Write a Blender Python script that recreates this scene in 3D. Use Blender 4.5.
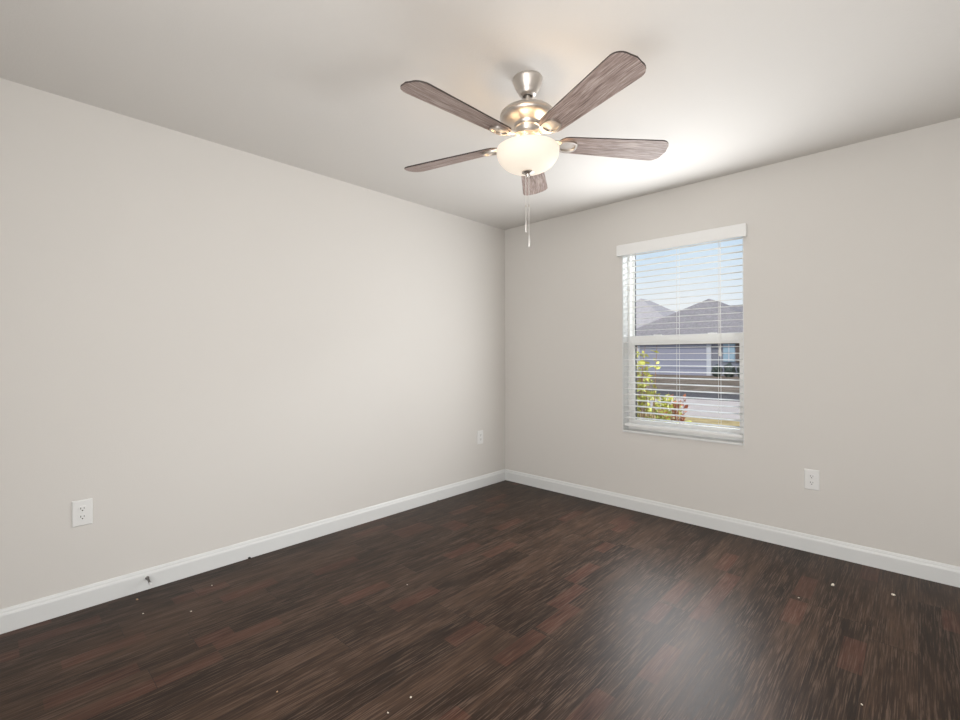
import bpy, bmesh, math, random
from mathutils import Vector, Matrix
R = math.radians
random.seed(7)
for o in list(bpy.data.objects):
    bpy.data.objects.remove(o)
S = bpy.context.scene
C = S.collection

# ------------------------------------------------------------------ camera
F, YAW, CX, CY, CZ, Y0 = 463.29, 0.7560, 2.9307, -3.4652, 1.2097, 355.93
cd = bpy.data.cameras.new('camera')
cd.sensor_fit = 'HORIZONTAL'
cd.sensor_width = 36.0
cd.lens = 36.0 * F / 960.0
cd.shift_y = (Y0 - 360.0) / 960.0
cd.clip_start = 0.02
cam = bpy.data.objects.new('camera', cd)
C.objects.link(cam)
cam.location = (CX, CY, CZ)
cam.rotation_euler = (Matrix.Rotation(YAW, 3, 'Z') @ Matrix.Rotation(math.pi / 2, 3, 'X') @ Matrix.Rotation(-0.0033, 3, 'Z')).to_euler()
S.camera = cam

# ------------------------------------------------------------------ world, sun, large lights, exposure
S.view_settings.view_transform = 'Standard'
S.view_settings.look = 'None'
S.view_settings.gamma = 1
S.view_settings.exposure = 0.0
S.view_settings.use_curve_mapping = False

W = bpy.data.worlds.new('sky')
S.world = W
W.use_nodes = True
nt = W.node_tree
nt.nodes.clear()
wo = nt.nodes.new('ShaderNodeOutputWorld')
bg = nt.nodes.new('ShaderNodeBackground')
tc = nt.nodes.new('ShaderNodeTexCoord')
sp = nt.nodes.new('ShaderNodeSeparateXYZ')
rp = nt.nodes.new('ShaderNodeValToRGB')
ns = nt.nodes.new('ShaderNodeTexNoise')
ns.inputs['Scale'].default_value = 2.5
ns.inputs['Detail'].default_value = 4
ad = nt.nodes.new('ShaderNodeMath'); ad.operation = 'MULTIPLY_ADD'
ad.inputs[1].default_value = -0.16
rp.color_ramp.elements[0].position = 0.0
rp.color_ramp.elements[0].color = (0.93, 0.95, 0.98, 1)
rp.color_ramp.elements[1].position = 0.30
rp.color_ramp.elements[1].color = (0.40, 0.62, 0.95, 1)
e = rp.color_ramp.elements.new(0.10); e.color = (0.70, 0.84, 0.98, 1)
nt.links.new(tc.outputs['Generated'], sp.inputs[0])
nt.links.new(tc.outputs['Generated'], ns.inputs['Vector'])
nt.links.new(ns.outputs['Fac'], ad.inputs[0])
nt.links.new(sp.outputs['Z'], ad.inputs[2])
nt.links.new(ad.outputs[0], rp.inputs[0])
nt.links.new(rp.outputs[0], bg.inputs['Color'])
bg.inputs['Strength'].default_value = 1.0
nt.links.new(bg.outputs[0], wo.inputs[0])


def light(name, kind, loc, rot, energy, col, **kw):
    d = bpy.data.lights.new(name, kind)
    d.energy = energy
    d.color = col
    for k, v in kw.items():
        setattr(d, k, v)
    o = bpy.data.objects.new(name, d)
    C.objects.link(o)
    o.location = loc
    o.rotation_euler = rot
    return o


# sun high over the house, from behind it (never enters the window)
light('sun', 'SUN', (6, -6, 12), (R(38), R(14), 0), 3.4, (1.0, 0.92, 0.80), angle=R(0.6))
# daylight entering at the window
light('window_daylight', 'AREA', (1.655, -0.045, 1.31), (R(-90), 0, 0), 39.5, (0.98, 0.99, 1.0),
      shape='RECTANGLE', size=0.84, size_y=1.34)
# sky glare falling on the outside of the window
light('sky_glare', 'AREA', (2.7, 1.9, 3.2), (R(-51), 0, R(-28)), 330, (0.95, 0.98, 1.0), shape='RECTANGLE', size=1.6, size_y=1.2)
# added fill lamps, set at two made-up doorways near the camera
light('fill_rear', 'AREA', (2.75, -4.18, 1.15), (R(90), 0, 0), 63, (1.0, 0.99, 0.975),
      shape='RECTANGLE', size=0.86, size_y=1.9)
light('fill_side', 'AREA', (3.83, -3.55, 1.15), (R(90), 0, R(90)), 17, (1.0, 0.99, 0.975),
      shape='RECTANGLE', size=0.86, size_y=1.9)

# ------------------------------------------------------------------ materials


def mat(name, col, rough=0.5, metal=0.0, spec=0.5, emit=None, estr=0.0, bump=0.0, bscale=200.0, noise=0.0, nscale=8.0):
    m = bpy.data.materials.new(name)
    m.use_nodes = True
    n = m.node_tree
    b = n.nodes['Principled BSDF']
    b.inputs['Base Color'].default_value = (*col, 1)
    b.inputs['Roughness'].default_value = rough
    b.inputs['Metallic'].default_value = metal
    b.inputs['Specular IOR Level'].default_value = spec
    if emit:
        b.inputs['Emission Color'].default_value = (*emit, 1)
        b.inputs['Emission Strength'].default_value = estr
    t = n.nodes.new('ShaderNodeTexCoord')
    if bump:
        x = n.nodes.new('ShaderNodeTexNoise')
        x.inputs['Scale'].default_value = bscale
        x.inputs['Detail'].default_value = 3
        k = n.nodes.new('ShaderNodeBump')
        k.inputs['Strength'].default_value = bump
        k.inputs['Distance'].default_value = 0.002
        n.links.new(t.outputs['Object'], x.inputs['Vector'])
        n.links.new(x.outputs['Fac'], k.inputs['Height'])
        n.links.new(k.outputs[0], b.inputs['Normal'])
    if noise:
        x = n.nodes.new('ShaderNodeTexNoise')
        x.inputs['Scale'].default_value = nscale
        x.inputs['Detail'].default_value = 5
        r = n.nodes.new('ShaderNodeValToRGB')
        r.color_ramp.elements[0].position = 0.3
        r.color_ramp.elements[1].position = 0.7
        r.color_ramp.elements[0].color = (*[max(0, c * (1 - noise)) for c in col], 1)
        r.color_ramp.elements[1].color = (*[min(1, c * (1 + noise)) for c in col], 1)
        n.links.new(t.outputs['Object'], x.inputs['Vector'])
        n.links.new(x.outputs['Fac'], r.inputs[0])
        n.links.new(r.outputs[0], b.inputs['Base Color'])
    return m


M = {}
M['wall'] = mat('greige_paint', (0.665, 0.643, 0.612), 0.75, spec=0.3, bump=0.12, bscale=140)
M['ceiling'] = mat('ceiling_paint', (0.690, 0.670, 0.642), 0.85, spec=0.2, bump=0.25, bscale=110)
M['trim'] = mat('white_semigloss', (0.715, 0.725, 0.72), 0.35)
M['vinyl'] = mat('white_vinyl', (0.84, 0.83, 0.81), 0.35)
M['slat'] = mat('white_faux_wood', (0.82, 0.82, 0.81), 0.4)
M['plate'] = mat('white_plastic', (0.77, 0.77, 0.76), 0.3)
M['slot'] = mat('dark_slot', (0.02, 0.02, 0.02), 0.6)
M['dark_strip'] = mat('dark_edge', (0.02, 0.02, 0.022), 0.7)  # thin dark strips along the glass edges
M['nickel'] = mat('brushed_nickel', (0.60, 0.56, 0.52), 0.40, metal=1.0)
M['dark_metal'] = mat('dark_spring_metal', (0.22, 0.21, 0.20), 0.35, metal=0.9)
M['bowl'] = mat('frosted_glass', (0.50, 0.47, 0.42), 0.6, spec=0.15, emit=(1.0, 0.86, 0.70), estr=0.60)
M['cord'] = mat('white_cord', (0.85, 0.84, 0.82), 0.8)
M['chain'] = mat('bead_chain', (0.70, 0.68, 0.66), 0.35, metal=0.7)
M['crumb'] = mat('pale_crumb', (0.75, 0.68, 0.58), 0.9)
M['tan_crumb'] = mat('tan_crumb', (0.50, 0.33, 0.20), 0.9)
M['black'] = mat('black_scrap', (0.012, 0.012, 0.012), 0.8)
M['rubber'] = mat('white_rubber', (0.75, 0.75, 0.74), 0.6)
M['lawn'] = mat('dry_lawn', (0.46, 0.34, 0.17), 0.95, noise=0.35, nscale=3, spec=0.0)
M['far_lawn'] = mat('brown_lawn', (0.20, 0.155, 0.12), 0.95, noise=0.4, nscale=1.5, spec=0.0)
M['street'] = mat('pale_concrete', (0.54, 0.455, 0.41), 0.9, noise=0.08, nscale=2, spec=0.0)
M['road_edge'] = mat('shadowed_asphalt', (0.11, 0.10, 0.10), 0.9, noise=0.2, nscale=2, spec=0.0)  # asphalt darkened to stand for the shadow past the kerb
M['siding'] = mat('blue_grey_siding', (0.22, 0.225, 0.27), 0.8, spec=0.0)
M['garage'] = mat('blue_grey_door', (0.30, 0.305, 0.39), 0.6)
M['house_trim'] = mat('house_white', (0.55, 0.56, 0.62), 0.6)
M['house_window'] = mat('blue_glass', (0.30, 0.42, 0.52), 0.15)
M['shutter'] = mat('brown_shutter', (0.12, 0.09, 0.08), 0.7)
M['roof'] = mat('grey_shingle', (0.27, 0.245, 0.25), 0.9, noise=0.18, nscale=6, spec=0.0)
M['pale_roof'] = mat('pale_shingle', (0.43, 0.39, 0.39), 0.9, noise=0.15, nscale=6, spec=0.0)
M['hedge'] = mat('dark_leaf', (0.045, 0.06, 0.05), 0.8, noise=0.4, nscale=9)
M['leaf'] = mat('yellow_green_leaf', (0.36, 0.37, 0.075), 0.6, noise=0.4, nscale=14)
M['red_leaf'] = mat('rusty_leaf', (0.34, 0.11, 0.05), 0.6, noise=0.4, nscale=14)
M['twig'] = mat('brown_twig', (0.22, 0.12, 0.06), 0.8)


def glass():
    m = bpy.data.materials.new('window_glass')
    m.use_nodes = True
    n = m.node_tree
    n.nodes.clear()
    o = n.nodes.new('ShaderNodeOutputMaterial')
    x = n.nodes.new('ShaderNodeMixShader')
    t = n.nodes.new('ShaderNodeBsdfTransparent')
    g = n.nodes.new('ShaderNodeBsdfGlossy')
    f = n.nodes.new('ShaderNodeFresnel')
    f.inputs['IOR'].default_value = 1.3
    t.inputs['Color'].default_value = (0.96, 0.97, 0.97, 1)
    g.inputs['Roughness'].default_value = 0.02
    n.links.new(f.outputs[0], x.inputs[0])
    n.links.new(t.outputs[0], x.inputs[1])
    n.links.new(g.outputs[0], x.inputs[2])
    n.links.new(x.outputs[0], o.inputs[0])
    return m


M['glass'] = glass()


class NT:
    """small node-graph writer"""
    def __init__(s, m):
        s.n = m.node_tree

    def put(s, sock, v):
        if isinstance(v, (int, float)):
            sock.default_value = v
        elif isinstance(v, tuple):
            sock.default_value = v
        else:
            s.n.links.new(v, sock)

    def math(s, op, a, b=0.0, c=0.0):
        k = s.n.nodes.new('ShaderNodeMath')
        k.operation = op
        s.put(k.inputs[0], a); s.put(k.inputs[1], b); s.put(k.inputs[2], c)
        return k.outputs[0]

    def xyz(s, a, b, c):
        k = s.n.nodes.new('ShaderNodeCombineXYZ')
        s.put(k.inputs[0], a); s.put(k.inputs[1], b); s.put(k.inputs[2], c)
        return k.outputs[0]

    def noise(s, v, scale, detail=4, rough=0.5):
        k = s.n.nodes.new('ShaderNodeTexNoise')
        k.inputs['Scale'].default_value = scale
        k.inputs['Detail'].default_value = detail
        k.inputs['Roughness'].default_value = rough
        s.put(k.inputs['Vector'], v)
        return k.outputs['Fac']

    def rand(s, v):
        k = s.n.nodes.new('ShaderNodeTexWhiteNoise')
        k.noise_dimensions = '3D'
        s.put(k.inputs['Vector'], v)
        return k.outputs['Value']

    def ramp(s, f, stops):
        k = s.n.nodes.new('ShaderNodeValToRGB')
        el = k.color_ramp.elements
        el[0].position, el[0].color = stops[0][0], (*stops[0][1], 1)
        el[1].position, el[1].color = stops[-1][0], (*stops[-1][1], 1)
        for p, c in stops[1:-1]:
            q = el.new(p); q.color = (*c, 1)
        s.put(k.inputs[0], f)
        return k.outputs[0]

    def mix(s, f, a, b, mode='MIX'):
        k = s.n.nodes.new('ShaderNodeMix')
        k.data_type = 'RGBA'
        k.blend_type = mode
        s.put(k.inputs[0], f); s.put(k.inputs[6], a); s.put(k.inputs[7], b)
        return k.outputs[2]


def floor_material():
    m = bpy.data.materials.new('dark_wood_planks')
    m.use_nodes = True
    g = NT(m)
    b = m.node_tree.nodes['Principled BSDF']
    t = m.node_tree.nodes.new('ShaderNodeTexCoord')
    s = m.node_tree.nodes.new('ShaderNodeSeparateXYZ')
    m.node_tree.links.new(t.outputs['Object'], s.inputs[0])
    X, Y = s.outputs[0], s.outputs[1]
    PW, PL = 0.1555, 1.22
    u = g.math('DIVIDE', g.math('ADD', X, -1.534 + 20 * PW), PW)
    row = g.math('FLOOR', u)
    fu = g.math('FRACT', u)
    off = g.rand(g.xyz(row, 3.7, 1.1))
    v = g.math('ADD', g.math('DIVIDE', g.math('ADD', Y, 20.0), PL), off)
    piece = g.math('FLOOR', v)
    fv = g.math('FRACT', v)
    h1 = g.rand(g.xyz(row, piece, 0.3))
    h2 = g.rand(g.xyz(piece, row, 5.3))
    # grain, stretched along the plank and shifted from plank to plank
    gv = g.xyz(g.math('MULTIPLY_ADD', h1, 9.0, g.math('MULTIPLY', X, 1.0)), g.math('MULTIPLY_ADD', Y, 0.03, g.math('MULTIPLY', h2, 7.0)), h2)
    fine = g.noise(gv, 230.0, 5, 0.6)
    gv2 = g.xyz(g.math('MULTIPLY_ADD', h1, 5.0, X), g.math('MULTIPLY_ADD', Y, 0.12, g.math('MULTIPLY', h2, 3.0)), h1)
    wide = g.noise(gv2, 22.0, 4, 0.55)
    base = g.ramp(g.math('MULTIPLY_ADD', wide, 0.75, g.math('MULTIPLY_ADD', h1, 0.22, 0.02)),
                  [(0.25, (0.0115, 0.0063, 0.0037)), (0.50, (0.032, 0.0178, 0.0110)), (0.75, (0.072, 0.041, 0.026))])
    # short reddish stretches, one in several boards
    piece2 = g.math('FLOOR', g.math('DIVIDE', g.math('ADD', g.math('MULTIPLY', h2, 0.5), g.math('ADD', Y, 20.0)), 0.27))
    half = g.math('FLOOR', g.math('MULTIPLY', u, 2.0))
    h3 = g.rand(g.xyz(half, piece2, 2.9))
    soft = g.noise(g.xyz(X, g.math('MULTIPLY', Y, 0.35), 0.0), 9.0, 3)
    red = g.math('MULTIPLY', g.math('GREATER_THAN', h3, 0.90), g.math('SMOOTHSTEP' if False else 'MULTIPLY', soft, 0.85))
    col = g.mix(red, base, (0.110, 0.041, 0.027, 1))
    # light pores
    pore = g.math('MULTIPLY', g.math('MAXIMUM', g.math('SUBTRACT', fine, 0.51), 0.0), g.math('MULTIPLY', soft, g.math('MULTIPLY', soft, 22.0)))
    col = g.mix(g.math('MINIMUM', pore, 0.65), col, (0.13, 0.085, 0.063, 1))
    dark = g.math('MULTIPLY', g.math('MAXIMUM', g.math('SUBTRACT', 0.47, fine), 0.0), 4.5)
    col = g.mix(g.math('MINIMUM', dark, 0.8), col, (0.007, 0.0045, 0.003, 1))
    # joints between the boards
    eu = g.math('MULTIPLY', g.math('MINIMUM', fu, g.math('SUBTRACT', 1.0, fu)), PW)
    ev = g.math('MULTIPLY', g.math('MINIMUM', fv, g.math('SUBTRACT', 1.0, fv)), PL)
    seam = g.math('LESS_THAN', g.math('MINIMUM', eu, ev), 0.0011)
    col = g.mix(g.math('MULTIPLY', seam, 0.75), col, (0.010, 0.007, 0.006, 1))
    g.put(b.inputs['Base Color'], col)
    g.put(b.inputs['Roughness'], g.math('MULTIPLY_ADD', fine, 0.20, 0.31))
    b.inputs['Specular IOR Level'].default_value = 0.15
    k = m.node_tree.nodes.new('ShaderNodeBump')
    k.inputs['Strength'].default_value = 0.25
    k.inputs['Distance'].default_value = 0.0015
    g.put(k.inputs['Height'], g.math('SUBTRACT', fine, seam))
    g.put(b.inputs['Normal'], k.outputs[0])
    return m


def blade_material():
    m = bpy.data.materials.new('weathered_oak')
    m.use_nodes = True
    g = NT(m)
    b = m.node_tree.nodes['Principled BSDF']
    t = m.node_tree.nodes.new('ShaderNodeTexCoord')
    s = m.node_tree.nodes.new('ShaderNodeSeparateXYZ')
    m.node_tree.links.new(t.outputs['Object'], s.inputs[0])
    X, Y = s.outputs[0], s.outputs[1]
    wob = g.math('MULTIPLY', g.noise(g.xyz(X, Y, 0.0), 3.0, 2), 0.03)
    v = g.xyz(g.math('MULTIPLY', X, 0.05), g.math('ADD', Y, wob), 0.0)
    f = g.noise(v, 230.0, 6, 0.65)
    w = g.noise(v, 60.0, 3)
    col = g.ramp(g.math('MULTIPLY_ADD', f, 0.7, g.math('MULTIPLY', w, 0.3)),
                 [(0.36, (0.14, 0.096, 0.082)), (0.5, (0.33, 0.25, 0.222)), (0.64, (0.55, 0.46, 0.425))])
    g.put(b.inputs['Base Color'], col)
    b.inputs['Roughness'].default_value = 0.5
    b.inputs['Specular IOR Level'].default_value = 0.3
    return m


M['floor'] = floor_material()
M['blade'] = blade_material()
M['blade_edge'] = mat('dark_blade_edge', (0.045, 0.032, 0.028), 0.6)

# ------------------------------------------------------------------ mesh helpers


class MB:
    def __init__(s):
        s.bm = bmesh.new()

    def box(s, x0, x1, y0, y1, z0, z1):
        v = [s.bm.verts.new((x, y, z)) for z in (z0, z1) for y in (y0, y1) for x in (x0, x1)]
        for f in ((0, 2, 3, 1), (4, 5, 7, 6), (0, 1, 5, 4), (2, 6, 7, 3), (0, 4, 6, 2), (1, 3, 7, 5)):
            s.bm.faces.new([v[i] for i in f])
        return s

    def tube(s, pts, r, n=12, cap=True):
        pts = [Vector(p) for p in pts]
        rs = r if isinstance(r, (list, tuple)) else [r] * len(pts)
        rings = []
        for i, p in enumerate(pts):
            d = (pts[min(i + 1, len(pts) - 1)] - pts[max(i - 1, 0)]).normalized()
            a = d.orthogonal().normalized() if i == 0 else (a - d * a.dot(d)).normalized()
            c = d.cross(a)
            rings.append([s.bm.verts.new(p + (a * math.cos(2 * math.pi * k / n) + c * math.sin(2 * math.pi * k / n)) * rs[i]) for k in range(n)])
        for q, w in zip(rings, rings[1:]):
            for k in range(n):
                s.bm.faces.new((q[k], q[(k + 1) % n], w[(k + 1) % n], w[k]))
        if cap:
            s.bm.faces.new(rings[0][::-1]); s.bm.faces.new(rings[-1])
        return s

    def lathe(s, prof, n=48, c=(0, 0)):
        rings = []
        for r, z in prof:
            if r < 1e-6:
                rings.append([s.bm.verts.new((c[0], c[1], z))])
            else:
                rings.append([s.bm.verts.new((c[0] + r * math.cos(2 * math.pi * k / n), c[1] + r * math.sin(2 * math.pi * k / n), z)) for k in range(n)])
        for q, w in zip(rings, rings[1:]):
            for k in range(n):
                k2 = (k + 1) % n
                if len(q) == 1 and len(w) == 1:
                    continue
                if len(q) == 1:
                    s.bm.faces.new((q[0], w[k2], w[k]))
                elif len(w) == 1:
                    s.bm.faces.new((q[k], q[k2], w[0]))
                else:
                    s.bm.faces.new((q[k], q[k2], w[k2], w[k]))
        return s

    def prism(s, poly, axis, a, b):
        """poly in the two other axes, extruded along axis from a to b"""
        def P(p, h):
            return {'x': (h, p[0], p[1]), 'y': (p[0], h, p[1]), 'z': (p[0], p[1], h)}[axis]
        lo = [s.bm.verts.new(P(p, a)) for p in poly]
        hi = [s.bm.verts.new(P(p, b)) for p in poly]
        s.bm.faces.new(lo); s.bm.faces.new(hi[::-1])
        n = len(poly)
        for i in range(n):
            s.bm.faces.new((lo[i], hi[i], hi[(i + 1) % n], lo[(i + 1) % n]))
        return s

    def blob(s, c, r, seed=0, squash=1.0, sub=2):
        rnd = random.Random(seed)
        res = bmesh.ops.create_icosphere(s.bm, subdivisions=sub, radius=1.0)
        for v in res['verts']:
            k = 1 + rnd.uniform(-0.22, 0.22)
            v.co = Vector((c[0] + v.co.x * r[0] * k, c[1] + v.co.y * r[1] * k, c[2] + v.co.z * r[2] * k))
        return s

    def leaf(s, p, d, size, rnd):
        """a folded pointed leaf"""
        d = Vector(d).normalized()
        side = d.cross(Vector((rnd.uniform(-1, 1), rnd.uniform(-1, 1), rnd.uniform(-.2, 1)))).normalized()
        up = side.cross(d).normalized()
        p = Vector(p)
        w = size * 0.3
        a = s.bm.verts.new(p); t = s.bm.verts.new(p + d * size - up * size * .12)
        m = s.bm.verts.new(p + d * size * .5)
        l = s.bm.verts.new(p + d * size * .45 + side * w + up * size * .1)
        r = s.bm.verts.new(p + d * size * .45 - side * w + up * size * .1)
        s.bm.faces.new((a, m, l)); s.bm.faces.new((l, m, t)); s.bm.faces.new((a, r, m)); s.bm.faces.new((m, r, t))
        return s

    def build(s, name, m, parent=None, smooth=False, bevel=0.0, loc=None, segs=2):
        bmesh.ops.recalc_face_normals(s.bm, faces=s.bm.faces)
        me = bpy.data.meshes.new(name)
        s.bm.to_mesh(me); s.bm.free()
        if smooth:
            for p in me.polygons:
                p.use_smooth = True
            me.set_sharp_from_angle(angle=R(38))
        for k in (m if isinstance(m, (list, tuple)) else [m]):
            me.materials.append(k)
        o = bpy.data.objects.new(name, me)
        C.objects.link(o)
        if loc:
            o.location = loc
        if parent:
            o.parent = parent
        if bevel:
            b = o.modifiers.new('bevel', 'BEVEL')
            b.width = bevel; b.segments = segs; b.limit_method = 'ANGLE'
        return o


def thing(name, label, cat, loc=(0, 0, 0), rz=0.0, group=None, kind=None):
    o = bpy.data.objects.new(name, None)
    o.empty_display_size = 0.05
    C.objects.link(o)
    o.location = loc
    o.rotation_euler = (0, 0, rz)
    return tag(o, label, cat, group, kind)


def tag(o, label=None, cat=None, group=None, kind=None):
    if label: o['label'] = label
    if cat: o['category'] = cat
    if group: o['group'] = group
    if kind: o['kind'] = kind
    return o


def struct(mb, name, m, label, cat, **kw):
    return tag(mb.build(name, m, **kw), label, cat, kind='structure')


# ------------------------------------------------------------------ the room
H = 2.44
XR, YF = 3.60, -4.20            # right wall and the wall behind the camera
WX0, WX1, WZ0, WZ1 = 1.222, 2.090, 0.603, 2.084   # window opening
T = 0.20
struct(MB().box(0, XR, YF, 0, -0.12, 0), 'floor', M['floor'], 'dark brown wood plank floor with reddish boards', 'floor')
struct(MB().box(-T, XR + T, YF - T, T, H, H + 0.15), 'ceiling', M['ceiling'], 'plain beige textured ceiling above the fan', 'ceiling')
struct(MB().box(-T, 0, YF - T, T, -0.12, H), 'wall_left', M['wall'], 'long blank greige wall on the left with two outlets', 'wall')
struct(MB().box(0, WX0, 0, T, -0.12, H).box(WX1, XR, 0, T, -0.12, H).box(WX0, WX1, 0, T, -0.12, WZ0).box(WX0, WX1, 0, T, WZ1, H),
       'wall_back', M['wall'], 'greige wall on the right holding the window', 'wall')
DY0, DY1, DZ = -4.00, -3.10, 2.06  # doorway added to let the side fill lamp in
struct(MB().box(XR, XR + T, DY1, T, -0.12, H).box(XR, XR + T, YF - T, DY0, -0.12, H).box(XR, XR + T, DY0, DY1, DZ, H),
       'wall_right', M['wall'], 'greige wall right of the camera with a doorway added for fill light', 'wall')
DX0, DX1 = 2.30, 3.20  # doorway added as the opening for the rear fill lamp
struct(MB().box(0, DX0, YF - T, YF, -0.12, H).box(DX1, XR, YF - T, YF, -0.12, H).box(DX0, DX1, YF - T, YF, DZ, H),
       'wall_front', M['wall'], 'greige wall behind the camera with a doorway added for fill light', 'wall')
FYH = YF - T  # added box that closes off the made-up rear doorway
struct(MB().box(DX0 - .3, DX1 + .3, FYH - 1.1, FYH - 1.0, -.12, H).box(DX0 - .4, DX0 - .3, FYH - 1.1, FYH, -.12, H)
       .box(DX1 + .3, DX1 + .4, FYH - 1.1, FYH, -.12, H).box(DX0 - .4, DX1 + .4, FYH - 1.1, FYH, H, H + .1)
       .box(DX0 - .3, DX1 + .3, FYH - 1.0, FYH, -.12, 0).box(DX0, DX1, FYH, YF, -.12, 0), 'wall_added_rear', M['wall'], 'greige box closing off the added doorway behind the camera', 'wall')
HX = XR + T  # added box round the side fill lamp, behind its made-up doorway
struct(MB().box(HX + 1.0, HX + 1.1, DY0 - .4, DY1 + .4, -.12, H).box(HX, HX + 1.0, DY0 - .4, DY0 - .3, -.12, H)
       .box(HX, HX + 1.0, DY1 + .3, DY1 + .4, -.12, H).box(HX, HX + 1.1, DY0 - .4, DY1 + .4, H, H + .1)
       .box(HX, HX + 1.0, DY0 - .3, DY1 + .3, -.12, 0).box(XR, HX, DY0, DY1, -.12, 0), 'wall_added_side', M['wall'], 'greige box closing off the added doorway right of the camera', 'wall')

BB = [(0, 0), (0.0145, 0), (0.0145, 0.076), (0.0125, 0.083), (0.0095, 0.087), (0.0085, 0.094), (0.005, 0.1025), (0, 0.104)]
E2 = 0.0


def base_along_y(name, x, sgn, y0, y1, label):
    struct(MB().prism([(x + sgn * a, z) for a, z in BB], 'y', y0, y1), name, M['trim'], label, 'baseboard')


def base_along_x(name, y, sgn, x0, x1, label):
    mb = MB()
    for a, b in (x0, x1) if isinstance(x0, tuple) else ((x0, x1),):
        mb.prism([(y + sgn * p, z) for p, z in BB], 'x', a, b)
    struct(mb, name, M['trim'], label, 'baseboard')


base_along_y('baseboard_left', 0, 1, YF, 0, 'white moulded baseboard along the left wall')
base_along_x('baseboard_back', 0, -1, 0.0145, XR, 'white moulded baseboard under the window wall')
struct(MB().prism([(XR - p, z) for p, z in BB], 'y', DY1 + .06, -0.0145).prism([(XR - p, z) for p, z in BB], 'y', YF, DY0 - .06), 'baseboard_right', M['trim'], 'white baseboard on the wall right of the camera', 'baseboard')
base_along_x('baseboard_front', YF, 1, (0.0145, DX0 - .06), (DX1 + .06, XR - 0.0145), 'white baseboard on the wall behind the camera')
struct(MB().box(DX0 - .06, DX0, YF, YF + .015, 0, DZ + .06).box(DX1, DX1 + .06, YF, YF + .015, 0, DZ + .06).box(DX0, DX1, YF, YF + .015, DZ, DZ + .06),
       'trim_2', M['trim'], 'white casing round the added doorway behind the camera', 'door casing')
struct(MB().box(XR - .015, XR, DY0 - .06, DY0, 0, DZ + .06).box(XR - .015, XR, DY1, DY1 + .06, 0, DZ + .06).box(XR - .015, XR, DY0, DY1, DZ, DZ + .06),
       'trim_1', M['trim'], 'white casing round the added doorway right of the camera', 'door casing')

# ------------------------------------------------------------------ window
win = thing('window_1', 'white vinyl single-hung window with a lower sash in the right-hand wall', 'window', ((WX0 + WX1) / 2, 0.1, WZ0), kind='structure')
wx, wz = (WX0 + WX1) / 2, WZ0


def wb(mb, x0, x1, y0, y1, z0, z1):
    return mb.box(x0 - wx, x1 - wx, y0 - 0.1, y1 - 0.1, z0 - wz, z1 - wz)


LIN = 0.006
mb = MB()
wb(mb, WX0, WX0 + LIN, 0.001, 0.12, WZ0, WZ1); wb(mb, WX1 - LIN, WX1, 0.001, 0.12, WZ0, WZ1); wb(mb, WX0 + LIN, WX1 - LIN, 0.001, 0.12, WZ1 - LIN, WZ1)
mb.build('jamb_lining', M['trim'], win)
mb = MB()
wb(mb, WX0 + LIN, WX1 - LIN, -0.012, 0.095, WZ0, WZ0 + 0.016)
mb.build('window_sill', M['trim'], win, bevel=0.003)
FW = 0.022
mb = MB()
wb(mb, WX0 + LIN, WX0 + FW, 0.095, 0.19, WZ0, WZ1 - LIN); wb(mb, WX1 - FW, WX1 - LIN, 0.095, 0.19, WZ0, WZ1 - LIN)
wb(mb, WX0 + FW, WX1 - FW, 0.095, 0.19, WZ1 - 0.012, WZ1 - LIN); wb(mb, WX0 + FW, WX1 - FW, 0.095, 0.19, WZ0, WZ0 + 0.049)
mb.build('window_frame', M['vinyl'], win, bevel=0.002)
MR0, MR1 = 1.293, 1.364
up = None
mb = MB()
xa, xb = WX0 + FW, WX1 - FW
wb(mb, xa, xa + .008, 0.148, 0.178, MR0 + .02, WZ1 - .012); wb(mb, xb - .008, xb, 0.148, 0.178, MR0 + .02, WZ1 - .012)
wb(mb, xa + .008, xb - .008, 0.148, 0.178, WZ1 - .020, WZ1 - .012); wb(mb, xa + .008, xb - .008, 0.148, 0.178, MR0 + .02, MR1 + .004)
us = mb.build('upper_sash', M['vinyl'], win)
mb = MB(); wb(mb, xa + .008, xb - .008, 0.161, 0.165, MR1 + .004, WZ1 - .020)
mb.build('pane', M['glass'], us)
mb = MB()
wb(mb, xa + .008, xa + .012, 0.166, 0.180, MR1 + .004, WZ1 - .020); wb(mb, xb - .012, xb - .008, 0.166, 0.180, MR1 + .004, WZ1 - .020)
mb.build('dark_strip', M['dark_strip'], us)
mb = MB()
sx0, sx1 = WX0 + FW, WX1 - FW
ST = 0.031
SZ0 = WZ0 + 0.050
wb(mb, sx0, sx0 + ST, 0.10, 0.140, SZ0, MR1); wb(mb, sx1 - ST, sx1, 0.10, 0.140, SZ0, MR1)
wb(mb, sx0 + ST, sx1 - ST, 0.10, 0.140, MR0, MR1); wb(mb, sx0 + ST, sx1 - ST, 0.10, 0.140, SZ0, SZ0 + .04)
ls = mb.build('lower_sash', M['vinyl'], win, bevel=0.002)
mb = MB(); wb(mb, sx0 + ST, sx1 - ST, 0.119, 0.123, SZ0 + .04, MR0)
mb.build('pane', M['glass'], ls)
mb = MB()
wb(mb, sx0 + ST, sx0 + ST + .004, 0.124, 0.139, SZ0 + .04, MR0); wb(mb, sx1 - ST - .004, sx1 - ST, 0.124, 0.139, SZ0 + .04, MR0)
wb(mb, sx0 + ST + .004, sx1 - ST - .004, 0.124, 0.139, MR0 - .004, MR0)
mb.build('dark_strip', M['dark_strip'], ls)
mb = MB()
for q in (-0.2, 0.2):
    wb(mb, wx + q - .03, wx + q + .03, 0.118, 0.136, MR1, MR1 + .008)
mb.build('sash_lock', M['vinyl'], ls)

# ------------------------------------------------------------------ blind
bz = 2.0
bl = thing('window_blind', 'white slatted blind with a valance hanging open in the window', 'blind', (wx, 0.037, bz))


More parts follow.
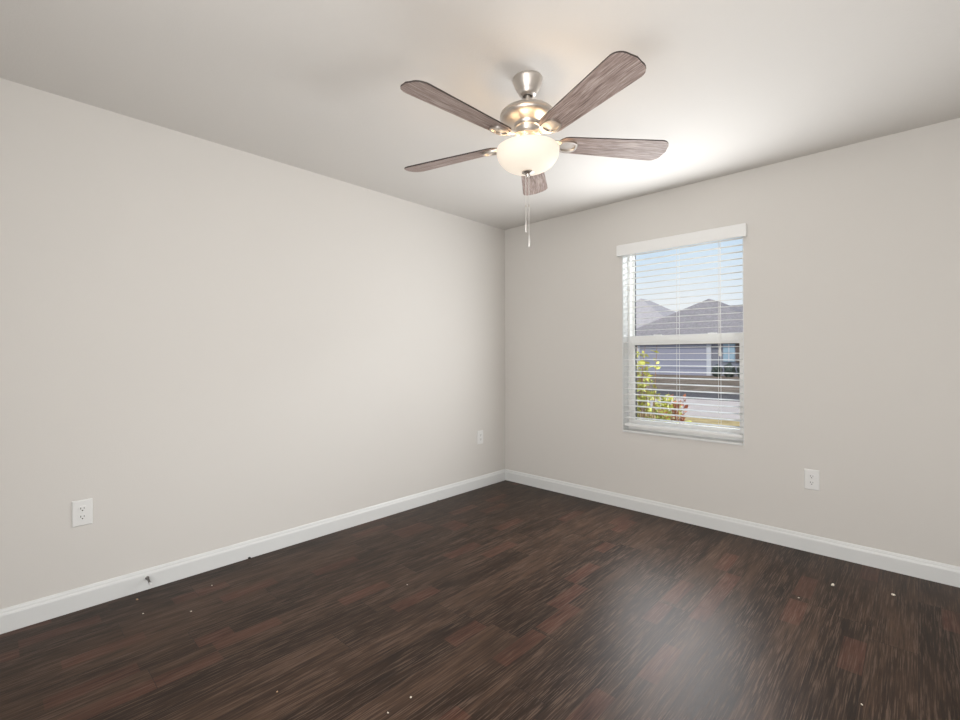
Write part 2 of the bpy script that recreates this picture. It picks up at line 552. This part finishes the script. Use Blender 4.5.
def bb(mb, x0, x1, y0, y1, z0, z1):
    return mb.box(x0 - wx, x1 - wx, y0 - 0.037, y1 - 0.037, z0 - bz, z1 - bz)


VX0, VX1 = 1.192, 2.112
mb = MB()
bb(mb, VX0, VX1, -0.036, -0.022, 1.997, 2.083)
bb(mb, VX0, VX0 + .012, -0.022, -0.001, 1.997, 2.083); bb(mb, VX1 - .012, VX1, -0.022, -0.001, 1.997, 2.083)
mb.build('valance', M['slat'], bl, bevel=0.0035)
mb = MB(); bb(mb, WX0 + .012, WX1 - .012, 0.008, 0.066, 2.042, 2.076)
mb.build('headrail', M['slat'], bl)
SX0, SX1 = WX0 + .012, WX1 - .012
mb = MB()
NS = 29
PITCH = 0.0459
for k in range(NS):
    z = 2.003 - PITCH * k
    mb.prism([(y - .037, z + (y - .037) * .055 + d - bz) for y, d in ((.012, -.0012), (.013, -.0018), (.061, -.0018), (.062, -.0012), (.062, .0008), (.061, .0014), (.013, .0014), (.012, .0008))], 'x', SX0 - wx, SX1 - wx)
mb.build('slat_panel', M['slat'], bl)
mb = MB(); bb(mb, SX0, SX1, 0.012, 0.062, 0.650, 0.672)
mb.build('bottom_rail', M['slat'], bl, bevel=0.003)
for x in (1.248, 1.645, 1.929):
    mb = MB()
    for y in (0.0095, 0.0645):
        mb.tube([(x - wx, y - .037, 0.66 - bz), (x - wx, y - .037, 2.043 - bz)], 0.0012, 6)
    for k in range(NS):
        z = 2.003 - PITCH * k - .0025
        mb.tube([(x - wx, 0.0095 - .037, z - bz), (x - wx, 0.0645 - .037, z - bz)], 0.0008, 4)
    mb.build('ladder_cord', M['cord'], bl)
mb = MB()
for q in (0, .006):
    mb.tube([(1.938 + q - wx, 0.003 - .037, 1.245 - bz), (1.936 + q - wx, 0.004 - .037, 2.043 - bz)], 0.0011, 6)
lc = mb.build('lift_cord', M['cord'], bl)
tx, ty = 1.941 - wx, 0.003 - .037
MB().lathe([(0, 1.268 - bz), (.005, 1.266 - bz), (.007, 1.25 - bz), (.0115, 1.214 - bz), (.0125, 1.204 - bz), (0, 1.202 - bz)], 16, (tx, ty)).build('tassel', M['rubber'], lc, smooth=True)

# ------------------------------------------------------------------ ceiling fan
FX, FY = 1.6735, -1.8175
fan = thing('ceiling_fan', 'five-blade ceiling fan in brushed nickel with grey-brown wood blades and lit glass bowl', 'ceiling fan', (FX, FY, H))


def zz(prof):
    return [(r, z - H) for r, z in prof]


MB().lathe(zz([(0, 2.44), (.066, 2.44), (.067, 2.434), (.065, 2.428), (.058, 2.408), (.050, 2.392), (.044, 2.384), (.042, 2.381), (.040, 2.374), (.034, 2.367), (.027, 2.364), (.020, 2.364), (.020, 2.385), (0, 2.385)])).build('canopy', M['nickel'], fan, smooth=True)
MB().lathe(zz([(0, 2.40), (.0125, 2.40), (.0125, 2.308), (0, 2.308)]), 24).build('downrod', M['nickel'], fan, smooth=True)
MB().lathe(zz([(0, 2.320), (.020, 2.320), (.024, 2.316), (.055, 2.312), (.090, 2.302), (.112, 2.290), (.121, 2.281), (.123, 2.277), (.123, 2.270), (.120, 2.268),
               (.119, 2.264), (.112, 2.257), (.098, 2.249), (.078, 2.243), (.062, 2.238), (.058, 2.230), (.060, 2.227), (.060, 2.221), (.055, 2.217), (.051, 2.200), (.053, 2.196),
               (.056, 2.193), (.056, 2.186), (.050, 2.183), (0, 2.183)]), 64).build('motor_housing', M['nickel'], fan, smooth=True)
MB().lathe(zz([(0, 2.184), (.040, 2.184), (.040, 2.150), (.044, 2.146), (.060, 2.140), (.060, 2.134), (.036, 2.132), (0, 2.132)]), 48).build('switch_housing', M['nickel'], fan, smooth=True)
# bowl: open at the top
BR, BZ, BD = 0.139, 2.122, 0.094
prof = []
for i in range(19):
    a = i / 18 * math.pi / 2
    prof.append((BR * math.cos(a) ** 0.80 if i < 18 else 0.0, BZ - BD * math.sin(a) ** 0.95))
inner = [(r * 0.965, z + 0.004) for r, z in prof[::-1]]
inner[0] = (0.0, inner[0][1])
rim = [(BR * 0.99, BZ + .006), (BR * 0.972, BZ + .006)]
MB().lathe(zz(inner[:-1] + [(BR * .965, BZ)] + rim[::-1] + prof), 64).build('glass_bowl', M['bowl'], fan, smooth=True)
MB().lathe(zz([(0, 2.135), (.005, 2.135), (.005, 2.035), (.005, 2.03), (.026, 2.0285), (.027, 2.024), (.020, 2.020), (.011, 2.016), (.010, 2.010), (.0075, 2.004), (0, 2.002)]), 32).build('finial', M['nickel'], fan, smooth=True)

BLZ = 2.158
A0 = R(-20.65)
PITCHB = R(-12)
RT = 0.656


def blade_outline():
    r0, w0, w1 = 0.135, 0.052, 0.071
    pts = []
    # root: rounded
    for i in range(9):
        a = math.pi / 2 + math.pi * i / 8
        pts.append((r0 + .045 + .045 * math.cos(a), w0 * math.sin(a)))
    # outer end: corners rounded, end slightly curved
    c = 0.045
    for i in range(7):
        a = -math.pi / 2 + math.pi / 2 * i / 6
        pts.append((RT - .006 - c + c * math.cos(a), -(w1 - c) + c * math.sin(a)))
    pts.append((RT, 0.0))
    for i in range(7):
        a = math.pi / 2 * i / 6
        pts.append((RT - .006 - c + c * math.cos(a), (w1 - c) + c * math.sin(a)))
    return pts


def offset_ring(cx, hw, hl, n=24, e=2.6):
    out = []
    for i in range(n):
        a = 2 * math.pi * i / n
        ca, sa = math.cos(a), math.sin(a)
        out.append((cx + hl * math.copysign(abs(ca) ** (2 / e), ca), hw * math.copysign(abs(sa) ** (2 / e), sa)))
    return out


blades = []
for i in range(5):
    ang = A0 + i * 2 * math.pi / 5
    mb = MB().prism(blade_outline(), 'z', -.003, .003)
    o = mb.build('blade', [M['blade'], M['blade_edge']], fan, loc=(0, 0, BLZ - H))
    for p in o.data.polygons:
        if abs(p.normal.z) < .5:
            p.material_index = 1
    o.rotation_euler = (Matrix.Rotation(ang, 3, 'Z') @ Matrix.Rotation(PITCHB, 3, 'X')).to_euler()
    # arm: neck from the hub, then a tongue under the blade with a raised rim
    mb = MB()
    n = 14
    secs = []
    for k in range(n + 1):
        t = k / n
        x = .046 + t * (.150 - .046)
        z = .034 * (1 - t) ** 2 * (1 + 1.0 * t) - .0055 * t
        hw = .014 + .018 * t ** 1.5
        secs.append((x, z, hw))
    vs = []
    for x, z, hw in secs:
        vs.append([mb.bm.verts.new(q) for q in ((x, -hw, z - .003), (x, -hw * .5, z - .006), (x, hw * .5, z - .006), (x, hw, z - .003), (x, hw, z + .002), (x, -hw, z + .002))])
    for a, b in zip(vs, vs[1:]):
        for q in range(6):
            mb.bm.faces.new((a[q], a[(q + 1) % 6], b[(q + 1) % 6], b[q]))
    mb.bm.faces.new(vs[0]); mb.bm.faces.new(vs[-1][::-1])
    # plate and rim
    mb.prism(offset_ring(.182, .034, .042), 'z', -.0075, -.0035)
    outr, inr = offset_ring(.182, .036, .044), offset_ring(.182, .027, .035)
    zt, zl = -.0035, -.0125
    q = [[mb.bm.verts.new((x, y, z)) for x, y in ring] for ring, z in ((outr, zt), (outr, zl), (inr, zl), (inr, zt))]
    m_ = len(outr)
    for a, b in zip(q, q[1:]):
        for k in range(m_):
            mb.bm.faces.new((a[k], a[(k + 1) % m_], b[(k + 1) % m_], b[k]))
    arm = mb.build('blade_arm', M['nickel'], fan, smooth=True, loc=(0, 0, BLZ - H))
    arm.rotation_euler = o.rotation_euler

for dx, dy, zend, nm in ((-.010, -.004, 1.755, 0), (.004, -.006, 1.690, 1)):
    # camera-right is (0.728, 0.6855)
    px, py = dx * .728 - dy * .6855, dx * .6855 + dy * .728
    mb = MB().tube([(px * .5, py * .5, 2.020 - H), (px, py, 2.008 - H), (px, py, zend + .052 - H)], .0011, 6)
    z = 2.004
    while z > zend + .055:
        bmesh.ops.create_icosphere(mb.bm, subdivisions=1, radius=.0019, matrix=Matrix.Translation((px, py, z - H)))
        z -= .0062
    ch = mb.build('pull_chain', M['chain'], fan)
    MB().lathe([(0, zend + .056 - H), (.003, zend + .054 - H), (.0032, zend + .045 - H), (.0048, zend + .036 - H), (.0052, zend + .012 - H), (.004, zend + .003 - H), (0, zend - H)], 14, (px, py)).build('pull_fob', M['chain'], ch, smooth=True)
    MB().lathe([(0, 1.880 - H), (.0032, 1.879 - H), (.0032, 1.869 - H), (0, 1.868 - H)], 10, (px, py)).build('connector', M['nickel'], ch)

# the bulbs in the bowl
for k in range(3):
    a = k * 2 * math.pi / 3 + .5
    light('fan_bulb', 'POINT', (FX + .075 * math.cos(a), FY + .075 * math.sin(a), 2.117), (0, 0, 0), 1.0, (1.0, 0.72, 0.44), shadow_soft_size=.04)

# ------------------------------------------------------------------ outlets


def outlet(loc, rz, label):
    """built facing local -Y"""
    t = thing('wall_outlet', label, 'outlet', loc, rz, group='outlets low on the walls')
    w, h, d = .0385, .062, .0055
    mb = MB()
    a = [(-w, -h), (w, -h), (w, h), (-w, h)]
    b = [(-w + .004, -h + .004), (w - .004, -h + .004), (w - .004, h - .004), (-w + .004, h - .004)]
    rings = [[mb.bm.verts.new((x, y, z)) for x, z in r] for r, y in ((a, -.0003), (a, -.002), (b, -d))]
    mb.bm.faces.new(rings[0]); mb.bm.faces.new(rings[2])
    for p, q in zip(rings, rings[1:]):
        for k in range(4):
            mb.bm.faces.new((p[k], p[(k + 1) % 4], q[(k + 1) % 4], q[k]))
    mb.build('cover_plate', M['plate'], t)
    mb = MB().lathe([(0, 0), (.0028, 0), (.0028, .0012), (0, .0012)], 12)
    sc = mb.build('screw', M['plate'], t, loc=(0, -d, 0)); sc.rotation_euler = (R(90), 0, 0)
    for s in (1, -1):
        cz = s * .0195
        poly = [(.0165 * math.cos(q), .0143 * max(-.86, min(.86, math.sin(q))) / .86 * .95) for q in [2 * math.pi * k / 24 for k in range(24)]]
        rc = MB().prism([(x, z + cz) for x, z in poly], 'y', -d - .0018, -d + .001).build('receptacle', M['plate'], t)
        y0, y1 = -d - .0022, -d - .0012
        MB().box(-.0076, -.0050, y0, y1, cz - .001, cz + .008).build('slot', M['slot'], rc)
        MB().box(.0050, .0072, y0, y1, cz - .000, cz + .0072).build('slot', M['slot'], rc)
        MB().prism([(.0028 * math.cos(q), cz - .0072 + .0028 * math.sin(q)) for q in [2 * math.pi * k / 12 for k in range(12)]], 'y', y0, y1).build('ground_hole', M['slot'], rc)
    return t


outlet((0, -3.157, .460), R(90), 'white duplex outlet on the left wall nearest the camera, above the door stop')
outlet((0, -.358, .461), R(90), 'small white duplex outlet on the left wall near the room corner')
outlet((2.460, 0, .444), 0, 'white duplex outlet on the window wall, right of and below the window')

# ------------------------------------------------------------------ door stop
ds = thing('door_stop', 'grey metal door stop with white tip on the left baseboard', 'door stop', (.0145, -2.902, .061))
MB().tube([(0, 0, 0), (.004, 0, 0), (.006, 0, 0)], [.009, .009, .006], 16).build('mounting_base', M['dark_metal'], ds, smooth=True)
mb = MB()
pts = []
for k in range(17 * 10):
    a = 2 * math.pi * k / 10
    x = .006 + .054 * k / 170
    pts.append((x, .0042 * math.cos(a), .0042 * math.sin(a) - 2.2 * x * x))
mb.tube(pts, .0012, 5)
mb.build('spring', M['dark_metal'], ds, smooth=True)
MB().tube([(.058, 0, -.0074), (.061, 0, -.0080), (.072, 0, -.0105), (.074, 0, -.011)], [.005, .0065, .0065, .004], 14).build('rubber_tip', M['rubber'], ds, smooth=True)

# ------------------------------------------------------------------ crumbs on the floor


def crumb(x, y, size, m, label, seed, name='crumb', cat='debris', squash=.5):
    size *= .8
    mb = MB().blob((0, 0, size * squash * .5), (size * .6, size * .4, size * squash * .5), seed, sub=1)
    zmin = min(v.co.z for v in mb.bm.verts)
    for v in mb.bm.verts:
        v.co.z -= zmin
    o = mb.build(name, m, loc=(x, y, .0002))
    o.rotation_euler = (0, 0, seed * 1.3)
    tag(o, label, cat, group='crumbs on the floor')


crumb(2.607, -.439, .024, M['crumb'], 'largest pale crumb on the floor near the window wall baseboard', 1, squash=.8)
crumb(2.843, -.355, .022, M['crumb'], 'pale crumb on the floor farthest right, beside the window wall baseboard', 2, squash=.5)
crumb(2.500, -.704, .010, M['crumb'], 'tiny pale crumb just in front of the largest crumb', 3)
crumb(2.790, -1.40, .010, M['crumb'], 'tiny pale crumb at the lower right of the floor', 4)
crumb(.103, -2.961, .015, M['tan_crumb'], 'tan crumb on the floor just below the door stop', 5)
crumb(.277, -2.969, .009, M['crumb'], 'tiny pale crumb in front of the tan crumb near the door stop', 6)
crumb(.218, -2.659, .011, M['crumb'], 'pale crumb on the floor right of the door stop, closest to the left baseboard', 7)
crumb(.422, -2.809, .011, M['crumb'], 'pale crumb on the floor out from the left baseboard beyond the door stop', 8)
crumb(1.250, -2.754, .009, M['tan_crumb'], 'tan speck on the floor at the lower left centre', 9)
crumb(1.518 - .55, -1.95, .008, M['crumb'], 'tiny pale speck on the open floor left of the middle', 10)
crumb(1.624, -2.442, .010, M['crumb'], 'pale crumb at the bottom centre of the floor', 11)
crumb(1.624, -2.540, .009, M['crumb'], 'pale crumb at the bottom edge, nearest the camera', 12)
crumb(.0225, -2.398, .019, M['black'], 'black scrap against the left baseboard beyond the door stop', 13, 'scrap', squash=.9)
crumb(.0210, -.895, .016, M['black'], 'small dark scrap against the left baseboard nearer the corner', 14, 'scrap', squash=.8)

# ------------------------------------------------------------------ outside
G = -0.30


def ground(name, m, x0, x1, y0, y1, z, label, cat):
    tag(MB().box(x0, x1, y0, y1, z - .3, z).build(name, m), label, cat, kind='structure')


ground('near_lawn', M['lawn'], -30, 14, .25, 8.6, G, 'dry tan lawn outside the window', 'lawn')
ground('street', M['street'], -40, 14, 8.6, 13.2, G, 'pale concrete street beyond the lawn', 'street')
ground('road_shoulder', M['road_edge'], -45, 14, 13.2, 16.5, G - .01, 'asphalt strip beyond the street, kerb shadow put into its dark colour', 'road')
ground('far_lawn', M['far_lawn'], -70, 20, 16.5, 70, G - .01, 'brown lawn in front of the house across the street', 'lawn')

HY = 33.0


def hx(px, y):
    """x of the vertical plane y at image column px"""
    l = (px - 480) / F
    s, c = math.sin(YAW), math.cos(YAW)
    k = (y - CY) / (c + l * s)
    return CX + k * (-s + l * c)


def hz(px, py, y):
    l = (px - 480) / F
    s, c = math.sin(YAW), math.cos(YAW)
    k = (y - CY) / (c + l * s)
    return CZ + k * (Y0 - py) / F


hs = thing('house', 'grey-roofed house with a blue-grey garage door across the street', 'house', (-9, HY, G))


def hb(mb, x0, x1, y0, y1, z0, z1):
    return mb.box(x0 + 9, x1 + 9, y0 - HY, y1 - HY, z0 - G, z1 - G)


hxl, hxr = hx(560, HY), hx(775, HY)
mb = MB(); hb(mb, hxl, hxr, HY, HY + 12, G - .1, 2.55)
mb.build('wall', M['siding'], hs)


def hip(x0, x1, y0, y1, ze, zp, inset, m='roof'):
    mb = MB()
    P = lambda x, y, z: mb.bm.verts.new((x + 9, y - HY, z - G))
    b = [P(x0, y0, ze), P(x1, y0, ze), P(x1, y1, ze), P(x0, y1, ze)]
    lo = [P(x0, y0, ze - .18), P(x1, y0, ze - .18), P(x1, y1, ze - .18), P(x0, y1, ze - .18)]
    xm = (x0 + x1) / 2
    r0, r1 = P(xm, y0 + inset, zp), P(xm, y1 - inset, zp)
    f = mb.bm.faces.new
    f((b[0], b[1], r0)); f((b[1], b[2], r1, r0)); f((b[2], b[3], r1)); f((b[3], b[0], r0, r1))
    for i in range(4):
        f((lo[i], lo[(i + 1) % 4], b[(i + 1) % 4], b[i]))
    f(lo[::-1])
    mb.build('roof', M[m], hs)


ze = 2.55
ypk = HY + 4.5
pk = hx(709, ypk); zpk = hz(709, 299.5, ypk)
hip(pk - 6.3, pk + 6.3, HY - .6, HY + 12.6, ze, zpk, 5.1)
pl = hx(641, ypk + 1.5); zpl = hz(641, 299, ypk + 1.5)
hip(pl - 6.6, pl + 6.6, HY - .2, HY + 14, ze, zpl, 6.2, 'pale_roof')
pr = hx(752, ypk + 5)
yr = ypk + 7; zr = hz(738, 305.8, yr)
MB().prism([(HY + 2 - HY, ze - G), (yr - HY, zr - G), (yr + 6 - HY, ze - G)], 'x', hx(712, yr) + 9, hx(800, yr) + 9).build('roof', M['roof'], hs)
mb = MB(); hb(mb, hx(640, HY), hx(707, HY), HY - .06, HY + .1, G, 2.05)
gd = mb.build('garage_door', M['garage'], hs)
mb = MB()
for z in (.22, .78, 1.34):
    hb(mb, hx(640, HY), hx(707, HY), HY - .068, HY - .055, z - .02, z + .02)
mb.build('panel_groove', M['siding'], gd)
mb = MB()
hb(mb, hx(707, HY), hx(711.5, HY), HY - .12, HY + .1, G, 2.25); hb(mb, hx(635, HY), hx(640, HY), HY - .12, HY + .1, G, 2.25)
hb(mb, hx(640, HY), hx(707, HY), HY - .12, HY + .1, 2.05, 2.25)
mb.build('door_trim', M['house_trim'], hs)
mb = MB(); hb(mb, hx(723.5, HY), hx(735, HY), HY - .08, HY + .1, .75, 2.15)
hw = mb.build('window', M['house_window'], hs)
mb = MB(); hb(mb, hx(728.7, HY), hx(729.7, HY), HY - .1, HY - .07, .75, 2.15)
mb.build('mullion', M['house_trim'], hw)
mb = MB(); hb(mb, hx(736.3, HY), hx(740.5, HY), HY - .1, HY + .1, .7, 2.2)
mb.build('shutter', M['shutter'], hs)

# foundation shrubs of the house and low dark hedge by the street
for k, (px, w_, h_) in enumerate(((717, .62, .8), (729.5, .68, .9), (742, .62, .85))):
    mb = MB().blob((0, 0, h_ * .45), (w_ * .5, .5, h_ * .55), 30 + k, sub=3)
    tag(mb.build('shrub', M['hedge'], loc=(hx(px, HY - 1.2), HY - 1.2, G)),
        ('round dark shrub beside the garage of the house across the street', 'round dark shrub under the window of the house across the street', 'round dark shrub below the brown shutter across the street')[k], 'shrub', group='shrubs before the far house')


def plant(name, label, x, y, h, spread, stems, leaves, size, m, seed, zlo=.25, lean=0.0):
    rnd = random.Random(seed)
    t = thing(name, label, 'shrub', (x, y, G))
    st, fo = MB(), MB()
    for k in range(stems):
        a = rnd.uniform(0, 6.28)
        top = Vector((math.cos(a) * spread * rnd.uniform(.2, 1) + lean, math.sin(a) * spread * rnd.uniform(.2, 1), h * rnd.uniform(.6, 1)))
        base = Vector((rnd.uniform(-.06, .06), rnd.uniform(-.06, .06), -.02))
        mid = base.lerp(top, .5) + Vector((rnd.uniform(-.05, .05), rnd.uniform(-.05, .05), .08))
        pts = [base, base.lerp(mid, .5), mid, mid.lerp(top, .5), top]
        st.tube(pts, [.008, .007, .005, .004, .002], 5)
        for q in range(leaves):
            u = rnd.uniform(zlo, 1) * 4
            i = min(3, int(u))
            p = pts[i].lerp(pts[i + 1], u - i)
            d = Vector((rnd.uniform(-1, 1), rnd.uniform(-1, 1), rnd.uniform(-.3, .9)))
            fo.leaf(p, d, size * rnd.uniform(.7, 1.3), rnd)
    st.build('stem', M['twig'], t)
    fo.build('foliage', m, t)


plant('tall_shrub', 'tall sparse yellow-green shrub just outside the window at its left', hx(644, 1.5), 1.5, 1.66, .15, 12, 22, .068, M['leaf'], 3)
plant('leafy_shrub', 'bushy yellow-green shrub low outside the window, in the middle of the planting', hx(660, 1.95), 1.95, 1.12, .22, 16, 46, .066, M['leaf'], 5, zlo=.3)
plant('rusty_shrub', 'rusty red leaved shrub outside the window, right of the green ones', hx(675, 1.62), 1.62, 1.16, .13, 10, 40, .06, M['red_leaf'], 8, zlo=.35)
plant('low_shrub', 'low yellow-green shrub outside under the window, along the planting edge', hx(680, 1.15), 1.15, .98, .16, 14, 40, .06, M['leaf'], 11, zlo=.3)
